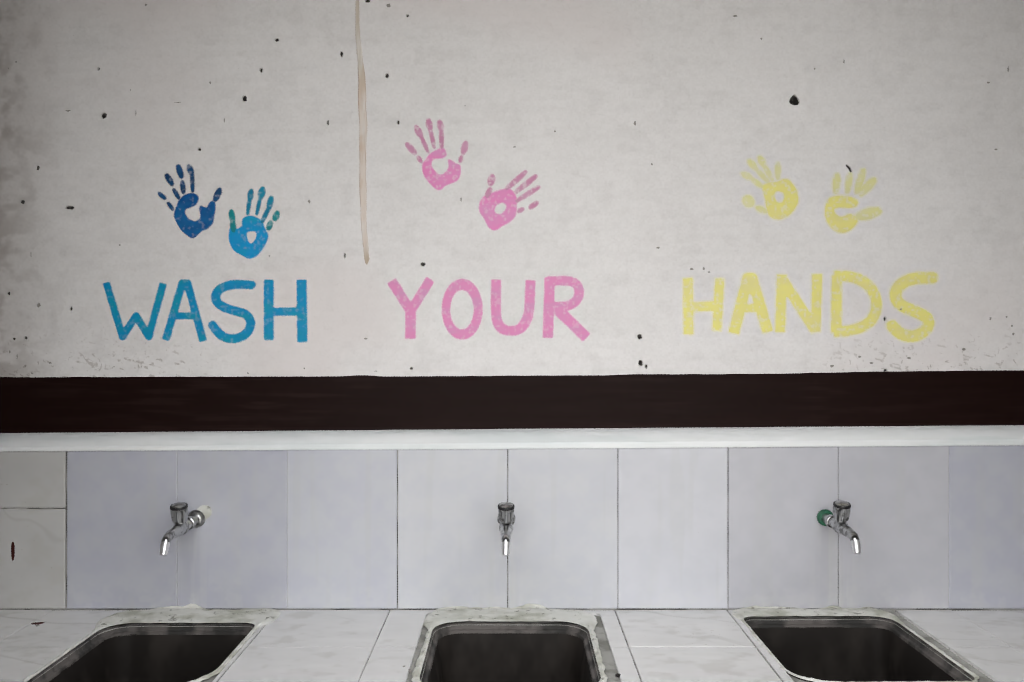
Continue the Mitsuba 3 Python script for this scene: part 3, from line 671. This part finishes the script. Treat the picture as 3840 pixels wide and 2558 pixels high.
# small dark spots and lumps on the counter
for (x, y, r, mt) in ((0.152, -0.353, 0.0034, 'm_chip_dark'), (-0.148, -0.335, 0.0022, 'm_chip_grey'), (-0.158, -0.32, 0.0018, 'm_chip_grey'), (-0.8005, -0.112, 0.004, 'm_rust'), (-0.795, -0.124, 0.0025, 'm_chip_grey')):
    p = chip_shape(0, 0, r * (2.2 if mt == 'm_rust' else 1), r)
    add(CT + '__speck', flat(affinity.translate(affinity.rotate(p, 20), x, y), HC - 0.002, HC + 0.0011), mt)

# ------------------------------------------------------------------ water taps
def tap(idx, px, pz, label, collar):
    key = 'water_tap' + (f'_{idx:03d}' if idx else '')
    tag(key, label, 'tap', 'wall taps over the sinks')
    def P(u, v, w=0.0): return np.array([px + w, YT - u, pz + v])
    out = np.array([0, -1.0, 0])
    if collar == 'green':
        add(key + '__collar', lathe([(0.0, 0.0), (0.0, 0.0138), (0.003, 0.0146), (0.007, 0.0146), (0.0085, 0.0128), (0.011, 0.0124), (0.0115, 0.0090)], P(-0.001, 0), out), 'm_green', 35)
    else:
        add(key + '__collar', lathe([(0.0, 0.0), (0.0, 0.0165), (0.003, 0.0155), (0.0055, 0.0125), (0.012, 0.0120), (0.013, 0.0090)], P(-0.001, 0), out), 'm_chrome_worn', 35)
    if collar == 'pale':                        # a smear of plaster where the pipe comes through the tile
        sm = ragged(affinity.translate(affinity.rotate(affinity.scale(Point(0, 0).buffer(1, quad_segs=12), 0.015, 0.012), 40), px + 0.013, pz + 0.011), 0.0035, 0.006, 5)
        add(key + '__mortar', on_wall(sm, YT + 0.001, YT - 0.0013), 'm_mortar')
    add(key + '__pipe', lathe([(0.0, 0.0088), (0.030, 0.0088), (0.031, 0.0108), (0.044, 0.0108), (0.045, 0.0090), (0.062, 0.0096), (0.070, 0.0115), (0.079, 0.0122), (0.088, 0.0112), (0.093, 0.0085), (0.095, 0.0)], P(0.0, 0), out), 'm_chrome', 35)
    ax = np.array([0, -0.22, 0.9755])
    base = P(0.080, 0.002)
    add(key + '__bonnet', lathe([(0.0, 0.0102), (0.009, 0.0098), (0.0105, 0.0088), (0.0115, 0.0082), (0.014, 0.0082)], base, ax), 'm_chrome', 35)
    # fluted handle, wider towards its top
    sides, prof = 48, [(0.0105, 0.0), (0.0105, 0.0108), (0.0120, 0.0124), (0.021, 0.0132), (0.029, 0.0138), (0.0335, 0.0139), (0.0355, 0.0141), (0.0368, 0.0139)]
    x = np.array([1.0, 0, 0]); y = np.cross(ax, x)
    th = np.arange(sides) / sides * 2 * np.pi
    rg = []
    for s, r in prof:
        flute = 1 - 0.15 * np.clip(np.cos(th * 6), -0.2, 1) * (1 if 0.012 < s < 0.033 else 0.15)
        rg.append(base + ax * s + (r * flute)[:, None] * (np.cos(th)[:, None] * x + np.sin(th)[:, None] * y))
    hk = key + '__handle'
    add(hk, loft(rg), 'm_chrome', 40)
    add(hk + '__seal', lathe([(-0.0014, 0.0143), (0.0010, 0.0144), (0.0024, 0.0138), (0.0026, 0.0122), (0.0, 0.0120)], base + ax * 0.0362, ax), 'm_black', 35)
    add(hk + '__cap', lathe([(0.0, 0.0122), (0.0026, 0.0116), (0.0044, 0.0085), (0.0050, 0.0)], base + ax * 0.0365, ax), 'm_chrome_worn', 35)
    # spout: nearly level, then turned down at its end
    pts = [P(0.076, -0.001), P(0.090, -0.0015), P(0.108, -0.002), P(0.126, -0.0025), P(0.139, -0.0035), P(0.146, -0.0065), P(0.150, -0.0115)]
    add(key + '__spout', sweep(pts, [0.0116, 0.0104, 0.0091, 0.0082, 0.0076, 0.0071, 0.0067]), 'm_chrome', True)
    nz = [P(0.1492, -0.0095), P(0.1525, -0.0155), P(0.1555, -0.0215), P(0.1580, -0.0275)]
    add(key + '__nozzle', sweep(nz, [0.0070, 0.0070, 0.0064, 0.0056]), 'm_nozzle', 35)
TZ = lambda v: CAM_Z - (v - 1260) * S * 0.98
TX = lambda u: (u - 1920) * S * 0.98
tap(0, TX(736), TZ(1946), 'chrome tap over the left sink, with a smear of pale mortar beside its pipe', 'pale')
tap(1, TX(1899), TZ(1946), 'chrome tap seen head-on, over the middle sink', 'chrome')
tap(2, TX(3093), TZ(1940), 'chrome tap over the right sink, set in a green wall collar', 'green')
